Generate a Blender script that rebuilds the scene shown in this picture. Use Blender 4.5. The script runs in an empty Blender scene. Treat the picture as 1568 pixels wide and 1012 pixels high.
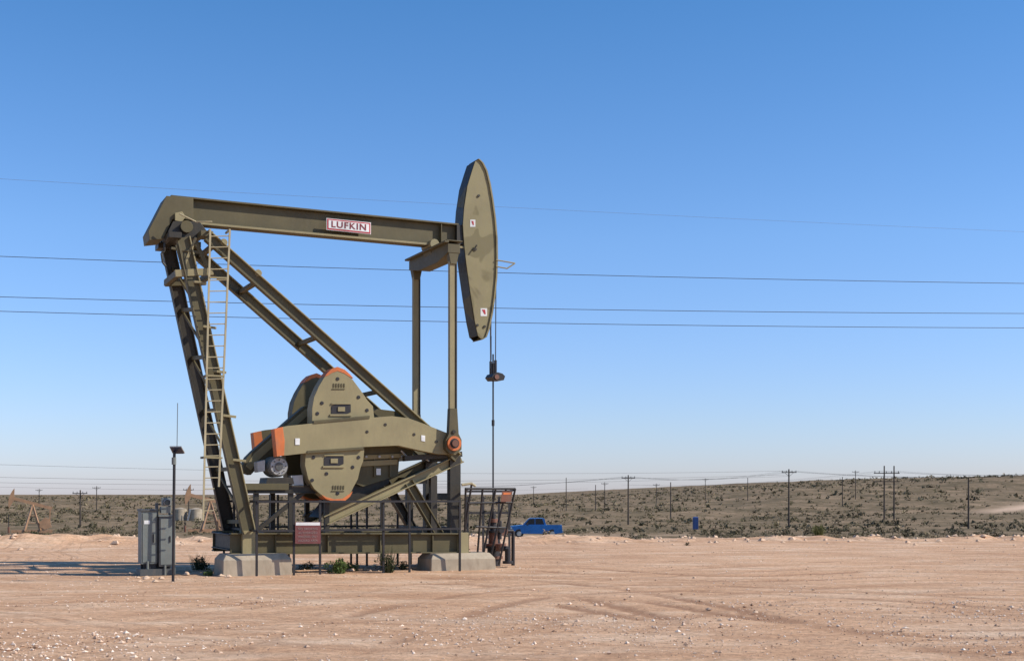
import bpy, bmesh, math, random
import numpy as np
from mathutils import Vector, Matrix
random.seed(7); rng=np.random.default_rng(11)
sc=bpy.context.scene
H=1.95; FPX=2000.0; CX=784.0; HZ=757.0
# ------------------------------------------------------------------ materials
def new_mat(name):
    m=bpy.data.materials.new(name); m.use_nodes=True
    nt=m.node_tree; b=nt.nodes['Principled BSDF']; return m,nt,b
def N(nt,t,**k):
    n=nt.nodes.new(t)
    for a,v in k.items(): setattr(n,a,v)
    return n
def ramp(nt,stops,fac):
    r=N(nt,'ShaderNodeValToRGB'); e=r.color_ramp.elements
    while len(e)<len(stops): e.new(0.5)
    for i,(p,c) in enumerate(stops):
        e[i].position=p; e[i].color=(*c,1) if len(c)==3 else c
    nt.links.new(fac,r.inputs[0]); return r
def mix(nt,fac,a,b,mode='MIX'):
    m=N(nt,'ShaderNodeMix',data_type='RGBA',blend_type=mode)
    for s,v in ((m.inputs[0],fac),(m.inputs[6],a),(m.inputs[7],b)):
        if isinstance(v,bpy.types.NodeSocket): nt.links.new(v,s)
        elif isinstance(v,(int,float)): s.default_value=v
        else: s.default_value=(*v,1)
    return m.outputs[2]
def noise(nt,scale,detail=4,rough=.55,vec=None,dist=0):
    n=N(nt,'ShaderNodeTexNoise'); n.inputs['Scale'].default_value=scale
    n.inputs['Detail'].default_value=detail; n.inputs['Roughness'].default_value=rough
    n.inputs['Distortion'].default_value=dist
    if vec is not None: nt.links.new(vec,n.inputs['Vector'])
    return n.outputs['Fac']
def pos(nt,scale=(1,1,1)):
    g=N(nt,'ShaderNodeNewGeometry'); mp=N(nt,'ShaderNodeMapping'); mp.inputs['Scale'].default_value=scale
    nt.links.new(g.outputs['Position'],mp.inputs['Vector']); return mp.outputs[0]
def paint(name,c,dirt=(.20,.15,.10),rough=.5,metal=0.0,var=.25,dirt_amt=.45,patch=None):
    m,nt,b=new_mat(name)
    p=pos(nt); ps=pos(nt,(1,1,.25))
    lo=tuple(x*(1-var) for x in c); hi=tuple(min(1,x*(1+var*.6)) for x in c)
    base=ramp(nt,[(.3,lo),(.7,hi)],noise(nt,1.3,5,.6,p)).outputs[0]
    if patch:
        r=ramp(nt,[(.52,(0,0,0)),(.55,(1,1,1))],noise(nt,1.1,2,.5,p,.6))
        base=mix(nt,r.outputs[0],base,patch)
    st=ramp(nt,[(.48,(0,0,0)),(.75,(1,1,1))],noise(nt,9,6,.7,ps))
    mm=N(nt,'ShaderNodeMath',operation='MULTIPLY'); mm.inputs[1].default_value=dirt_amt
    nt.links.new(st.outputs[0],mm.inputs[0])
    col=mix(nt,mm.outputs[0],base,dirt)
    nt.links.new(col,b.inputs['Base Color'])
    rr=N(nt,'ShaderNodeMapRange'); rr.inputs['To Min'].default_value=rough-.12; rr.inputs['To Max'].default_value=min(1,rough+.2)
    nt.links.new(noise(nt,14,4,.6,p),rr.inputs[0]); nt.links.new(rr.outputs[0],b.inputs['Roughness'])
    b.inputs['Metallic'].default_value=metal
    bp=N(nt,'ShaderNodeBump'); bp.inputs['Strength'].default_value=.12; bp.inputs['Distance'].default_value=.01
    nt.links.new(noise(nt,40,4,.6,p),bp.inputs['Height']); nt.links.new(bp.outputs[0],b.inputs['Normal'])
    return m
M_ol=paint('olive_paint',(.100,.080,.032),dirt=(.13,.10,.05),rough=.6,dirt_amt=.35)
M_ol2=paint('olive_paint_lit',(.285,.235,.115),rough=.6,dirt=(.20,.15,.085),var=.14,dirt_amt=.35)  # same olive with sunlight put into the colour
M_head=paint('olive_camouflage_paint',(.245,.205,.095),patch=(.165,.135,.055),rough=.6,var=.15,dirt_amt=.35)
M_dk=paint('olive_paint_dark_shade',(.028,.022,.012),dirt=(.065,.048,.026))  # same olive with shade put into the colour; also dark fittings
M_or=paint('orange_paint',(.66,.17,.04),rough=.55)
M_steel=paint('galvanised_steel',(.42,.41,.38),metal=.3)
M_lad=paint('ladder_paint',(.42,.35,.20))
M_blk=paint('black_steel',(.018,.015,.015),dirt=(.06,.04,.03))
M_rust=paint('rusty_steel',(.17,.065,.035))
M_conc=paint('weathered_concrete',(.42,.34,.24),dirt=(.20,.14,.085),rough=.9)
M_gray=paint('gray_enamel',(.17,.185,.165),rough=.5)
M_grayd=paint('gray_enamel_dark',(.075,.08,.078))
M_white=paint('white_enamel',(.75,.74,.70),dirt_amt=.2)
M_red=paint('red_sign_paint',(.45,.02,.03),dirt_amt=.1)
M_dred=paint('dark_red_lettering',(.20,.012,.018),dirt_amt=.1)
M_mar=paint('faded_red_sign_paint',(.17,.045,.04))
M_tan=paint('tan_paint',(.38,.21,.11))
M_wood=paint('weathered_pole_wood',(.06,.045,.035),rough=.9)
M_wire=paint('wire_metal',(.03,.03,.035))
M_wirel=paint('shield_wire_metal',(.16,.18,.22))
M_blue=paint('blue_car_paint',(.015,.19,.50),rough=.25,dirt_amt=.15)
M_glass=paint('dark_glass',(.015,.02,.025),rough=.2,dirt_amt=.1)
M_rub=paint('tyre_rubber',(.02,.02,.02),rough=.8)
M_cable=paint('steel_cable',(.07,.07,.07),metal=.4)
M_pv=paint('solar_cell_glass',(.02,.03,.07),rough=.2,dirt_amt=.1)
def leafmat(name,stops):
    m,nt,b=new_mat(name)
    a=N(nt,'ShaderNodeAttribute',attribute_name='tint')
    r=ramp(nt,stops,a.outputs['Fac'])
    nt.links.new(r.outputs[0],b.inputs['Base Color']); b.inputs['Roughness'].default_value=.8
    b.inputs['Specular IOR Level'].default_value=.2
    return m
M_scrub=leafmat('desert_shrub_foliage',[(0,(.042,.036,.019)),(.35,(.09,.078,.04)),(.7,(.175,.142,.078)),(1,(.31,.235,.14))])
M_green=leafmat('green_weed_foliage',[(0,(.03,.05,.012)),(.6,(.09,.13,.03)),(1,(.16,.18,.06))])
M_dgreen=leafmat('dark_weed_foliage',[(0,(.02,.03,.012)),(.6,(.05,.06,.025)),(1,(.12,.11,.05))])
M_yuc=leafmat('yucca_foliage',[(0,(.07,.08,.02)),(1,(.24,.22,.08))])
# ------------------------------------------------------------------ geometry
class G:
    def __init__(s,name): s.name=name; s.v=[]; s.f=[]; s.m=[]; s.mats=[]
    def mi(s,m):
        if m not in s.mats: s.mats.append(m)
        return s.mats.index(m)
    def raw(s,vs,fs,mat):
        o=len(s.v); k=s.mi(mat)
        s.v+= [tuple(x) for x in vs]
        for f in fs: s.f.append(tuple(i+o for i in f)); s.m.append(k)
    def prism(s,A,B,mat):
        n=len(A)
        fs=[tuple(range(n)),tuple(range(2*n-1,n-1,-1))]+[(i,(i+1)%n,n+(i+1)%n,n+i) for i in range(n)]
        s.raw(list(A)+list(B),fs,mat)
    def beam(s,p0,p1,w,h,mat,side=None,w1=None,h1=None):
        p0=Vector(p0);p1=Vector(p1); ax=(p1-p0).normalized()
        sd=Vector(side) if side is not None else Vector((0,0,1)).cross(ax)
        if sd.length<1e-4: sd=Vector((1,0,0))
        sd=(sd-ax*sd.dot(ax)).normalized(); up=ax.cross(sd)
        w1=w if w1 is None else w1; h1=h if h1 is None else h1
        A=[p0+sd*a*w/2+up*b*h/2 for a,b in ((-1,-1),(1,-1),(1,1),(-1,1))]
        B=[p1+sd*a*w1/2+up*b*h1/2 for a,b in ((-1,-1),(1,-1),(1,1),(-1,1))]
        s.prism(A,B,mat)
    def ibeam(s,p0,p1,w,h,mat,side,t=.03):
        p0=Vector(p0);p1=Vector(p1); ax=(p1-p0).normalized(); sd=Vector(side); sd=(sd-ax*sd.dot(ax)).normalized(); up=ax.cross(sd)
        if up.z<0: up=-up
        for k in (1,-1):
            o=up*k*(h-t)/2; s.beam(p0+o,p1+o,w,t,mat,sd)
        s.beam(p0,p1,t,h-2*t,mat,sd)
    def cyl(s,p0,p1,r,mat,n=14,r1=None):
        p0=Vector(p0);p1=Vector(p1); ax=(p1-p0).normalized(); r1=r if r1 is None else r1
        t=Vector((0,0,1)) if abs(ax.z)<.9 else Vector((1,0,0)); a=ax.cross(t).normalized(); b=ax.cross(a)
        A=[p0+(a*math.cos(q)+b*math.sin(q))*r for q in [2*math.pi*i/n for i in range(n)]]
        B=[p1+(a*math.cos(q)+b*math.sin(q))*r1 for q in [2*math.pi*i/n for i in range(n)]]
        s.prism(A,B,mat)
    def pipe(s,pts,r,mat,n=8):
        for a,b in zip(pts[:-1],pts[1:]): s.cyl(a,b,r,mat,n)
    def done(s,parent=None,bevel=0):
        me=bpy.data.meshes.new(s.name); me.from_pydata(s.v,[],s.f)
        for m in s.mats: me.materials.append(m)
        me.polygons.foreach_set('material_index',s.m)
        bm=bmesh.new(); bm.from_mesh(me); bmesh.ops.recalc_face_normals(bm,faces=bm.faces); bm.to_mesh(me); bm.free()
        me.polygons.foreach_set('use_smooth',[True]*len(me.polygons)); me.set_sharp_from_angle(angle=math.radians(32))
        o=bpy.data.objects.new(s.name,me); sc.collection.objects.link(o)
        if parent: o.parent=parent; o.matrix_parent_inverse=Matrix.Translation(-parent.location)
        if bevel:
            b=o.modifiers.new('bevel','BEVEL'); b.width=bevel; b.segments=2; b.limit_method='ANGLE'; b.angle_limit=math.radians(40)
        return o
def empty(name,loc):
    e=bpy.data.objects.new(name,None); e.location=loc; e.empty_display_size=.5; sc.collection.objects.link(e); return e
FU=(.909,.4168); LV=(-.4168,.909)
F3=Vector((FU[0],FU[1],0)); L3=Vector((LV[0],LV[1],0)); Z3=Vector((0,0,1))
def W(u,v,z): return Vector((-2.1+FU[0]*u+LV[0]*v,35+FU[1]*u+LV[1]*v,z))
def Q(px,py,v):
    s=(px-CX)/FPX
    u=(35*s+LV[1]*s*v+2.1-LV[0]*v)/(FU[0]-FU[1]*s)
    Y=35+FU[1]*u+LV[1]*v
    return u,H+(HZ-py)/FPX*Y
def P(px,py,v):
    u,z=Q(px,py,v); return W(u,v,z)
def D3(px,py,D): return Vector(((px-CX)/FPX*D,D,H+(HZ-py)/FPX*D))
def sprism(g,pts,vr,v0,v1,mat):
    q=[Q(x,y,vr) for x,y in pts]
    g.prism([W(u,v0,z) for u,z in q],[W(u,v1,z) for u,z in q],mat)
def mov(pt,vr,v):
    u,z=Q(pt[0],pt[1],vr); return W(u,v,z)
def gp(px,py): 
    D=H*FPX/(py-HZ); return (px-CX)/FPX*D,D
# ------------------------------------------------------------------ terrain
def ss(a,b,x):
    t=np.clip((x-a)/(b-a),0,1); return t*t*(3-2*t)
def vn(x,y,seed=0):
    x=np.asarray(x,float);y=np.asarray(y,float)
    xi=np.floor(x).astype(np.int64);yi=np.floor(y).astype(np.int64);xf=x-xi;yf=y-yi
    def h(a,b):
        n=(a*374761393+b*668265263+seed*1442695041)&0x7fffffff
        n=((n^(n>>13))*1274126177)&0x7fffffff
        return ((n^(n>>16))&0xffff)/65535.0
    u=xf*xf*(3-2*xf);w=yf*yf*(3-2*yf)
    return (h(xi,yi)*(1-u)+h(xi+1,yi)*u)*(1-w)+(h(xi,yi+1)*(1-u)+h(xi+1,yi+1)*u)*w
def fbm(x,y,seed=0,o=4):
    r=0;a=.5
    for i in range(o): r=r+a*vn(x*2**i,y*2**i,seed+i*17); a*=.5
    return r
def edge(x): return 55 + np.where(x<-8,-5*ss(8,22,-x),0)+3*(vn(x*.12,x*0,5)-.5)+1.6*(vn(x*.5,x*0,6)-.5)
HX=[-3000,0,30,61,85,110,150,190,220,274,400,900,3000]; HY=[0,.2,.8,2.2,3.8,5.8,7.6,9.2,11.2,14.4,17,19,19]
def ter(x,y):
    x=np.asarray(x,float);y=np.asarray(y,float)
    e=edge(x)
    z=-2.5*ss(e+1,e+40,y)-1.1*ss(100,240,y)+4.6*ss(300,1500,y)
    z=z+np.interp(x,HX,HY)*ss(280,700,y)
    far=ss(120,500,y)
    z=z+far*((fbm(x/70,y/110,3)-.5)*3.2+(fbm(x/22,y/30,9)-.5)*1.0)
    mid=ss(e-1,e+6,y)
    z=z+mid*(fbm(x/6,y/6,4)-.5)*.6
    berm=np.exp(-((y-e-.5)/2.0)**2)*(.02+.36*vn(x*.35,y*.2,8)*vn(x*1.3,y*1.3,12))
    z=z+berm
    for cx,cy,r,h in ((2.3,57,.8,.17),(1.5,57.5,.5,.10),(3.2,58,.9,.13),(-18.8,50,2.0,.28),(-16,51,1.6,.15),(7.5,58,1.8,.12),(-9.5,53,1.5,.22)):
        z=z+h*np.exp(-(((x-cx)/r)**2+((y-cy)/1.3)**2))*(.75+.5*vn(x*2.2,y*2.2,21))
    z=z+.45*np.exp(-(((x-2.2)/5)**2+((y-122)/6.)**2))
    z=z+(1-mid)*((fbm(x/5,y/5,1)-.5)*.05+(fbm(x/.7,y/.7,2)-.5)*.026)
    return z
def axis(lo,hi,step,far0,far1,g=.02):
    a=list(np.arange(lo,hi,step))
    x=hi; b=[]
    while x<far1: b.append(x); x+=max(step,g*max(abs(x),10))
    x=lo-max(step,g*abs(lo)); c=[]
    while x>far0: c.append(x); x-=max(step,g*max(abs(x),10))
    return np.array(c[::-1]+a+b)
xs=axis(-20,23,.15,-5000,5000,.028); ys=axis(12,64,.13,-400,9000,.02)
XX,YY=np.meshgrid(xs,ys); ZZ=ter(XX,YY)
track=np.zeros_like(XX)
inx=np.where((xs>-20)&(xs<23))[0]; iny=np.where((ys>12)&(ys<52))[0]
sl=(slice(iny[0],iny[-1]+1),slice(inx[0],inx[-1]+1)); tx=XX[sl];ty=YY[sl]; tacc=np.zeros_like(tx)
jx=(fbm(tx/.5,ty/.5,91)-.5)*.22
curves=[([(745,868),(900,880),(1050,886),(1190,889),(1400,880)],1.1),([(640,893),(800,900),(930,925),(1100,965),(1330,1020)],1.1),
 ([(860,925),(1000,950),(1150,972),(1345,990),(1600,1000)],1.1),([(560,1000),(640,960),(760,930),(900,908),(1100,905),(1580,935)],.9),
 ([(-40,925),(300,912),(700,905),(900,892),(1200,868),(1600,850)],.6),([(250,960),(500,930),(800,915),(1100,925),(1500,960)],.55),([(900,1030),(1000,960),(1200,920),(1600,900)],.6),([(-40,1000),(300,960),(600,925),(780,885),(850,860)],.5)]
for pts,amp in curves:
    w_=np.array([gp(*p_) for p_ in pts]); t=np.linspace(0,1,len(pts)); tt=np.linspace(0,1,90)
    cxp=np.polyfit(t,w_[:,0],3); cyp=np.polyfit(t,w_[:,1],3); cx_=np.polyval(cxp,tt); cy_=np.polyval(cyp,tt)
    dx=np.gradient(cx_);dy=np.gradient(cy_);L=np.hypot(dx,dy)+1e-6
    for off in (0,1.75):
        ox=cx_-dy/L*off; oy=cy_+dx/L*off; best=np.full(tx.shape,1e9)
        for a in range(len(tt)-1):
            ex,ey=ox[a+1]-ox[a],oy[a+1]-oy[a]; l2=ex*ex+ey*ey+1e-9
            if not (oy[a]>10): continue
            s_=np.clip(((tx-ox[a])*ex+(ty-oy[a])*ey)/l2,0,1); d=(tx-ox[a]-s_*ex)**2+(ty-oy[a]-s_*ey)**2
            best=np.minimum(best,d)
        d=np.sqrt(best)+jx
        tacc=np.maximum(tacc,amp*(1-ss(.10,.26,np.abs(d)))*(.2+.8*ss(.3,.6,fbm(tx/2.2,ty/2.2,int(92+amp*10)))))
track[sl]=tacc; ZZ=ZZ-track*.025
me=bpy.data.meshes.new('ground'); nv=XX.size; nx=len(xs); ny=len(ys)
me.vertices.add(nv); me.vertices.foreach_set('co',np.stack([XX,YY,ZZ],-1).reshape(-1).astype(np.float32))
i=np.arange(nx-1)[None,:]+nx*np.arange(ny-1)[:,None]
q=np.stack([i,i+1,i+1+nx,i+nx],-1).reshape(-1,4)
me.loops.add(q.size); me.loops.foreach_set('vertex_index',q.reshape(-1).astype(np.int32))
me.polygons.add(len(q)); me.polygons.foreach_set('loop_start',np.arange(len(q),dtype=np.int32)*4); me.polygons.foreach_set('loop_total',np.full(len(q),4,np.int32))
me.update(calc_edges=True); me.polygons.foreach_set('use_smooth',np.ones(len(q),bool))
E=edge(XX)
padm=1-ss(0,6,YY-E-3.0*(fbm(XX/1.5,YY/1.5,31)-.1)-3.0*np.exp(-((XX-2)/3.)**2))
def roadc(x): return 395+150*((x-150)/170.0)+16*np.sin(x/25)
road=np.exp(-((YY-roadc(XX))/9)**2)*ss(118,150,XX)
tk=93+3*np.sin(XX/14)
road=np.maximum(road,.9*np.exp(-((YY-tk)/5.0)**2)*(vn(XX/9,YY/5,44)>.3))
road=np.maximum(road,.7*np.exp(-((YY-150-6*np.sin(XX/20))/5.0)**2)*ss(.35,.6,vn(XX/16,YY/9,45)))
for nm,ar in (('pad',padm),('road',road),('track',track)):
    at=me.attributes.new(nm,'FLOAT','POINT'); at.data.foreach_set('value',ar.reshape(-1).astype(np.float32))
ground=bpy.data.objects.new('ground',me); sc.collection.objects.link(ground)
def ground_mat():
    m,nt,b=new_mat('desert_caliche_ground')
    p=pos(nt)
    pad=N(nt,'ShaderNodeAttribute',attribute_name='pad').outputs['Fac']
    rd=N(nt,'ShaderNodeAttribute',attribute_name='road').outputs['Fac']
    tr=N(nt,'ShaderNodeAttribute',attribute_name='track').outputs['Fac']
    c=ramp(nt,[(.3,(.60,.345,.195)),(.5,(.73,.455,.275)),(.7,(.83,.60,.41))],noise(nt,.35,7,.62,pos(nt,(1,2.2,1))))
    c1=c.outputs[0]
    f=ramp(nt,[(.35,(.60,.57,.54)),(.60,(1.1,1.1,1.1))],noise(nt,7,8,.75,p))
    c1=mix(nt,.8,c1,f.outputs[0],'MULTIPLY')
    vo=N(nt,'ShaderNodeTexVoronoi'); vo.inputs['Scale'].default_value=16; nt.links.new(p,vo.inputs['Vector'])
    fl=ramp(nt,[(.0,(1,1,1)),(.16,(1,1,1)),(.24,(0,0,0))],vo.outputs['Distance'])
    gm=ramp(nt,[(.45,(0,0,0)),(.62,(1,1,1))],noise(nt,.8,5,.7,p))
    mm=N(nt,'ShaderNodeMath',operation='MULTIPLY'); nt.links.new(fl.outputs[0],mm.inputs[0]); nt.links.new(gm.outputs[0],mm.inputs[1])
    m2=N(nt,'ShaderNodeMath',operation='MULTIPLY'); nt.links.new(mm.outputs[0],m2.inputs[0]); m2.inputs[1].default_value=.65
    c1=mix(nt,m2.outputs[0],c1,(.87,.70,.53))
    sep=N(nt,'ShaderNodeSeparateXYZ'); nt.links.new(p,sep.inputs[0])
    hts=[]
    for (cx,cy,sd,sc_) in ((-6,3,1.0,2.3),(22,60,5.0,2.0),(14,-8,9.0,1.7)):
        v=N(nt,'ShaderNodeVectorMath',operation='DISTANCE'); cb=N(nt,'ShaderNodeCombineXYZ')
        nt.links.new(sep.outputs[0],cb.inputs[0]); nt.links.new(sep.outputs[1],cb.inputs[1]); nt.links.new(cb.outputs[0],v.inputs[0]); v.inputs[1].default_value=(cx,cy,0)
        ad=N(nt,'ShaderNodeMath',operation='ADD'); nt.links.new(v.outputs['Value'],ad.inputs[0])
        wob=N(nt,'ShaderNodeMath',operation='MULTIPLY'); nt.links.new(noise(nt,.12,2,.5,p),wob.inputs[0]); wob.inputs[1].default_value=4.0; nt.links.new(wob.outputs[0],ad.inputs[1])
        cc=N(nt,'ShaderNodeCombineXYZ'); nt.links.new(ad.outputs[0],cc.inputs[0]); cc.inputs[1].default_value=sd*7
        n1=noise(nt,sc_,3,.6,cc.outputs[0])
        r=ramp(nt,[(.50,(0,0,0)),(.58,(1,1,1)),(.68,(0.25,0.25,0.25))],n1)
        mk=ramp(nt,[(.42,(0,0,0)),(.55,(1,1,1))],noise(nt,.10*sd**.3,3,.6,p,.3))
        bk=noise(nt,3,4,.7,p)
        a=N(nt,'ShaderNodeMath',operation='MULTIPLY'); nt.links.new(r.outputs[0],a.inputs[0]); nt.links.new(mk.outputs[0],a.inputs[1])
        a2=N(nt,'ShaderNodeMath',operation='MULTIPLY'); nt.links.new(a.outputs[0],a2.inputs[0]); nt.links.new(bk,a2.inputs[1]); hts.append(a2.outputs[0])
    s1=N(nt,'ShaderNodeMath',operation='MAXIMUM'); nt.links.new(hts[0],s1.inputs[0]); nt.links.new(hts[1],s1.inputs[1])
    s2=N(nt,'ShaderNodeMath',operation='MAXIMUM'); nt.links.new(s1.outputs[0],s2.inputs[0]); nt.links.new(hts[2],s2.inputs[1])
    tb_=N(nt,'ShaderNodeMath',operation='MULTIPLY'); nt.links.new(tr,tb_.inputs[0]); tb_.inputs[1].default_value=.85
    s3=N(nt,'ShaderNodeMath',operation='MAXIMUM'); nt.links.new(s2.outputs[0],s3.inputs[0]); nt.links.new(tb_.outputs[0],s3.inputs[1])
    c1=mix(nt,s3.outputs[0],c1,(.38,.21,.12))
    s=ramp(nt,[(.3,(.12,.09,.05)),(.45,(.22,.16,.092)),(.6,(.36,.25,.155)),(.8,(.54,.38,.255))],noise(nt,.06,9,.72,pos(nt,(1,.55,1))))
    sdk=ramp(nt,[(.42,(.5,.5,.42)),(.6,(1,1,1))],noise(nt,.5,6,.75,p))
    sc1=mix(nt,.8,s.outputs[0],sdk.outputs[0],'MULTIPLY')
    sc1=mix(nt,rd,sc1,(.64,.45,.31))
    col=mix(nt,pad,sc1,c1)
    nt.links.new(col,b.inputs['Base Color']); b.inputs['Roughness'].default_value=.95; b.inputs['Specular IOR Level'].default_value=.1
    h1=N(nt,'ShaderNodeMath',operation='MULTIPLY_ADD'); nt.links.new(fl.outputs[0],h1.inputs[0]); h1.inputs[1].default_value=.35; nt.links.new(noise(nt,9,9,.75,p),h1.inputs[2])
    h2=N(nt,'ShaderNodeMath',operation='MULTIPLY_ADD'); nt.links.new(s2.outputs[0],h2.inputs[0]); h2.inputs[1].default_value=-.9; nt.links.new(h1.outputs[0],h2.inputs[2])
    bp=N(nt,'ShaderNodeBump'); bp.inputs['Strength'].default_value=.8; bp.inputs['Distance'].default_value=.055
    nt.links.new(h2.outputs[0],bp.inputs['Height']); nt.links.new(bp.outputs[0],b.inputs['Normal'])
    return m
me.materials.append(ground_mat())
# ------------------------------------------------------------------ masses
def tri_object(name,co,tint,mat,parent=None):
    n=len(co)//3
    me=bpy.data.meshes.new(name); me.vertices.add(len(co)); me.vertices.foreach_set('co',co.reshape(-1).astype(np.float32))
    me.loops.add(len(co)); me.loops.foreach_set('vertex_index',np.arange(len(co),dtype=np.int32))
    me.polygons.add(n); me.polygons.foreach_set('loop_start',np.arange(n,dtype=np.int32)*3); me.polygons.foreach_set('loop_total',np.full(n,3,np.int32))
    me.update(calc_edges=True)
    at=me.attributes.new('tint','FLOAT','POINT'); at.data.foreach_set('value',tint.astype(np.float32))
    me.materials.append(mat)
    o=bpy.data.objects.new(name,me); sc.collection.objects.link(o); return o
def bushes(cx,cy,cz,R,hh,nl,ls,tb):
    n=len(cx)
    k=5
    la=rng.uniform(0,2*np.pi,(n,k)); lr=rng.uniform(.1,.65,(n,k)); lz=rng.uniform(.2,.75,(n,k)); ls_=rng.uniform(.3,.55,(n,k))
    pick=rng.integers(0,k,(n,nl)); ar=np.arange(n)[:,None]
    d=rng.normal(size=(n,nl,3)); d/=np.linalg.norm(d,axis=2,keepdims=True); rad=rng.uniform(.35,1,(n,nl))**.5
    px=np.cos(la[ar,pick])*lr[ar,pick]+d[:,:,0]*rad*ls_[ar,pick]
    py=np.sin(la[ar,pick])*lr[ar,pick]+d[:,:,1]*rad*ls_[ar,pick]
    pz=np.abs(lz[ar,pick]+d[:,:,2]*rad*ls_[ar,pick]*.8)
    c=np.stack([cx[:,None]+px*R[:,None],cy[:,None]+py*R[:,None],cz[:,None]+pz*hh[:,None]],-1)
    a=rng.normal(size=(n,nl,3,3))*ls[:,None,None,None]
    co=(c[:,:,None,:]+a).reshape(-1,3)
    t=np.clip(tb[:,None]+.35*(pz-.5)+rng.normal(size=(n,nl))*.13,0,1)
    return co,np.repeat(t.reshape(-1),3)
COS=[];TS=[]
def scatter(n,d0,d1,nl,rr,leaf,hr=(.5,.9),pw=.5,tb0=.46,lo=.36):
    D=(rng.uniform(0,1,n)*(d1**(1/pw)-d0**(1/pw))+d0**(1/pw))**pw
    X=rng.uniform(-.50,.50,n)*D*1.12+rng.uniform(-6,6,n)
    cl=fbm(X/9+3,D/14,51)
    keep=(D>edge(X)+2.0)&(rng.uniform(0,1,n)<np.clip((cl-lo)*3.2,.03,1))
    keep&=~((np.abs(D-roadc(X))<10)&(X>125)); keep&=~((np.abs(D-93-3*np.sin(X/14))<4)&(vn(X/9,D/5,44)>.3))
    keep&=~((D>112)&(D<132)&(X>-2)&(X<7)); keep&=~((D>58)&(D<124)&(X>-.6)&(X<5.2))
    keep&=~((np.abs(X+70)<6)&(D>140)&(D<202))
    X=X[keep];D=D[keep]; Z=ter(X,D)
    R=rng.uniform(*rr,len(X))*rng.choice([1,1,.6,1.4],len(X)); h=R*rng.uniform(*hr,len(X))
    tb=np.clip(tb0+rng.normal(size=len(X))*.22+(fbm(X/40,D/60,71)-.5)*.5,0,1)
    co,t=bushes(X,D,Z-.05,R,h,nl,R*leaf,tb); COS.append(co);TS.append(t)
scatter(2800,50,90,64,(.10,.38),.10,tb0=.5)
scatter(4200,85,190,34,(.28,.80),.12,(.55,.95),tb0=.42,lo=.34)
scatter(7500,180,420,17,(.4,1.05),.18,lo=.33,tb0=.45)
scatter(13000,400,1100,8,(.6,1.5),.30,lo=.33,tb0=.46)
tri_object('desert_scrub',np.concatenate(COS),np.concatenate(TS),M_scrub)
def plant(name,x,y,R,h,nl,leaf,mat,tb=.5,blades=0):
    z=float(ter(x,y))
    co,t=bushes(np.array([x]),np.array([y]),np.array([z-.03]),np.array([R]),np.array([h]),nl,np.array([leaf]),np.array([tb]))
    if blades:
        bl=[];tt=[]
        for i in range(blades):
            a=random.uniform(0,6.283); r=random.uniform(0,R*.4); b=Vector((x+math.cos(a)*r,y+math.sin(a)*r,z-.02))
            a2=a+random.uniform(-.8,.8); tip=b+Vector((math.cos(a2)*R*random.uniform(.2,.9),math.sin(a2)*R*random.uniform(.2,.9),h*random.uniform(.6,1.25)))
            w=Vector((-math.sin(a2),math.cos(a2),0))*R*.035
            bl+=[tuple(b-w),tuple(b+w),tuple(tip)]; tt+=[random.uniform(.2,.9)]*3
        co=np.concatenate([co,np.array(bl)]) if nl else np.array(bl); t=np.concatenate([t,np.array(tt)]) if nl else np.array(tt)
    return tri_object(name,co,t,mat)
plant('green_weed_bush',*gp(517,877),.36,.42,900,.022,M_green,.55)
plant('green_weed_bush',*gp(540,874),.22,.25,350,.02,M_green,.5)
plant('dry_weed_bush',*gp(594,876),.36,.6,420,.02,M_dgreen,.45,90)
plant('dry_weed_bush',*gp(303,872),.36,.42,500,.022,M_dgreen,.5,60)
plant('dry_weed_bush',*gp(320,881),.22,.2,200,.02,M_green,.5,30)
plant('dry_weed_bush',*gp(618,872),.2,.25,200,.02,M_dgreen,.5,30)
plant('dry_weed_bush',*gp(470,871),.25,.22,200,.02,M_dgreen,.5,30)
X0,Y0=(1253-CX)/FPX*62,62; plant('yucca_plant',X0,Y0,.45,.65,60,.03,M_yuc,.5,260)
X0,Y0=(45-CX)/FPX*52,52; plant('dry_weed_bush',X0,Y0,.8,.4,500,.04,M_dgreen,.6,60)
X0,Y0=(1052-CX)/FPX*50,50; plant('dry_weed_bush',X0,Y0,.15,.16,80,.02,M_dgreen,.4,20)
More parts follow.
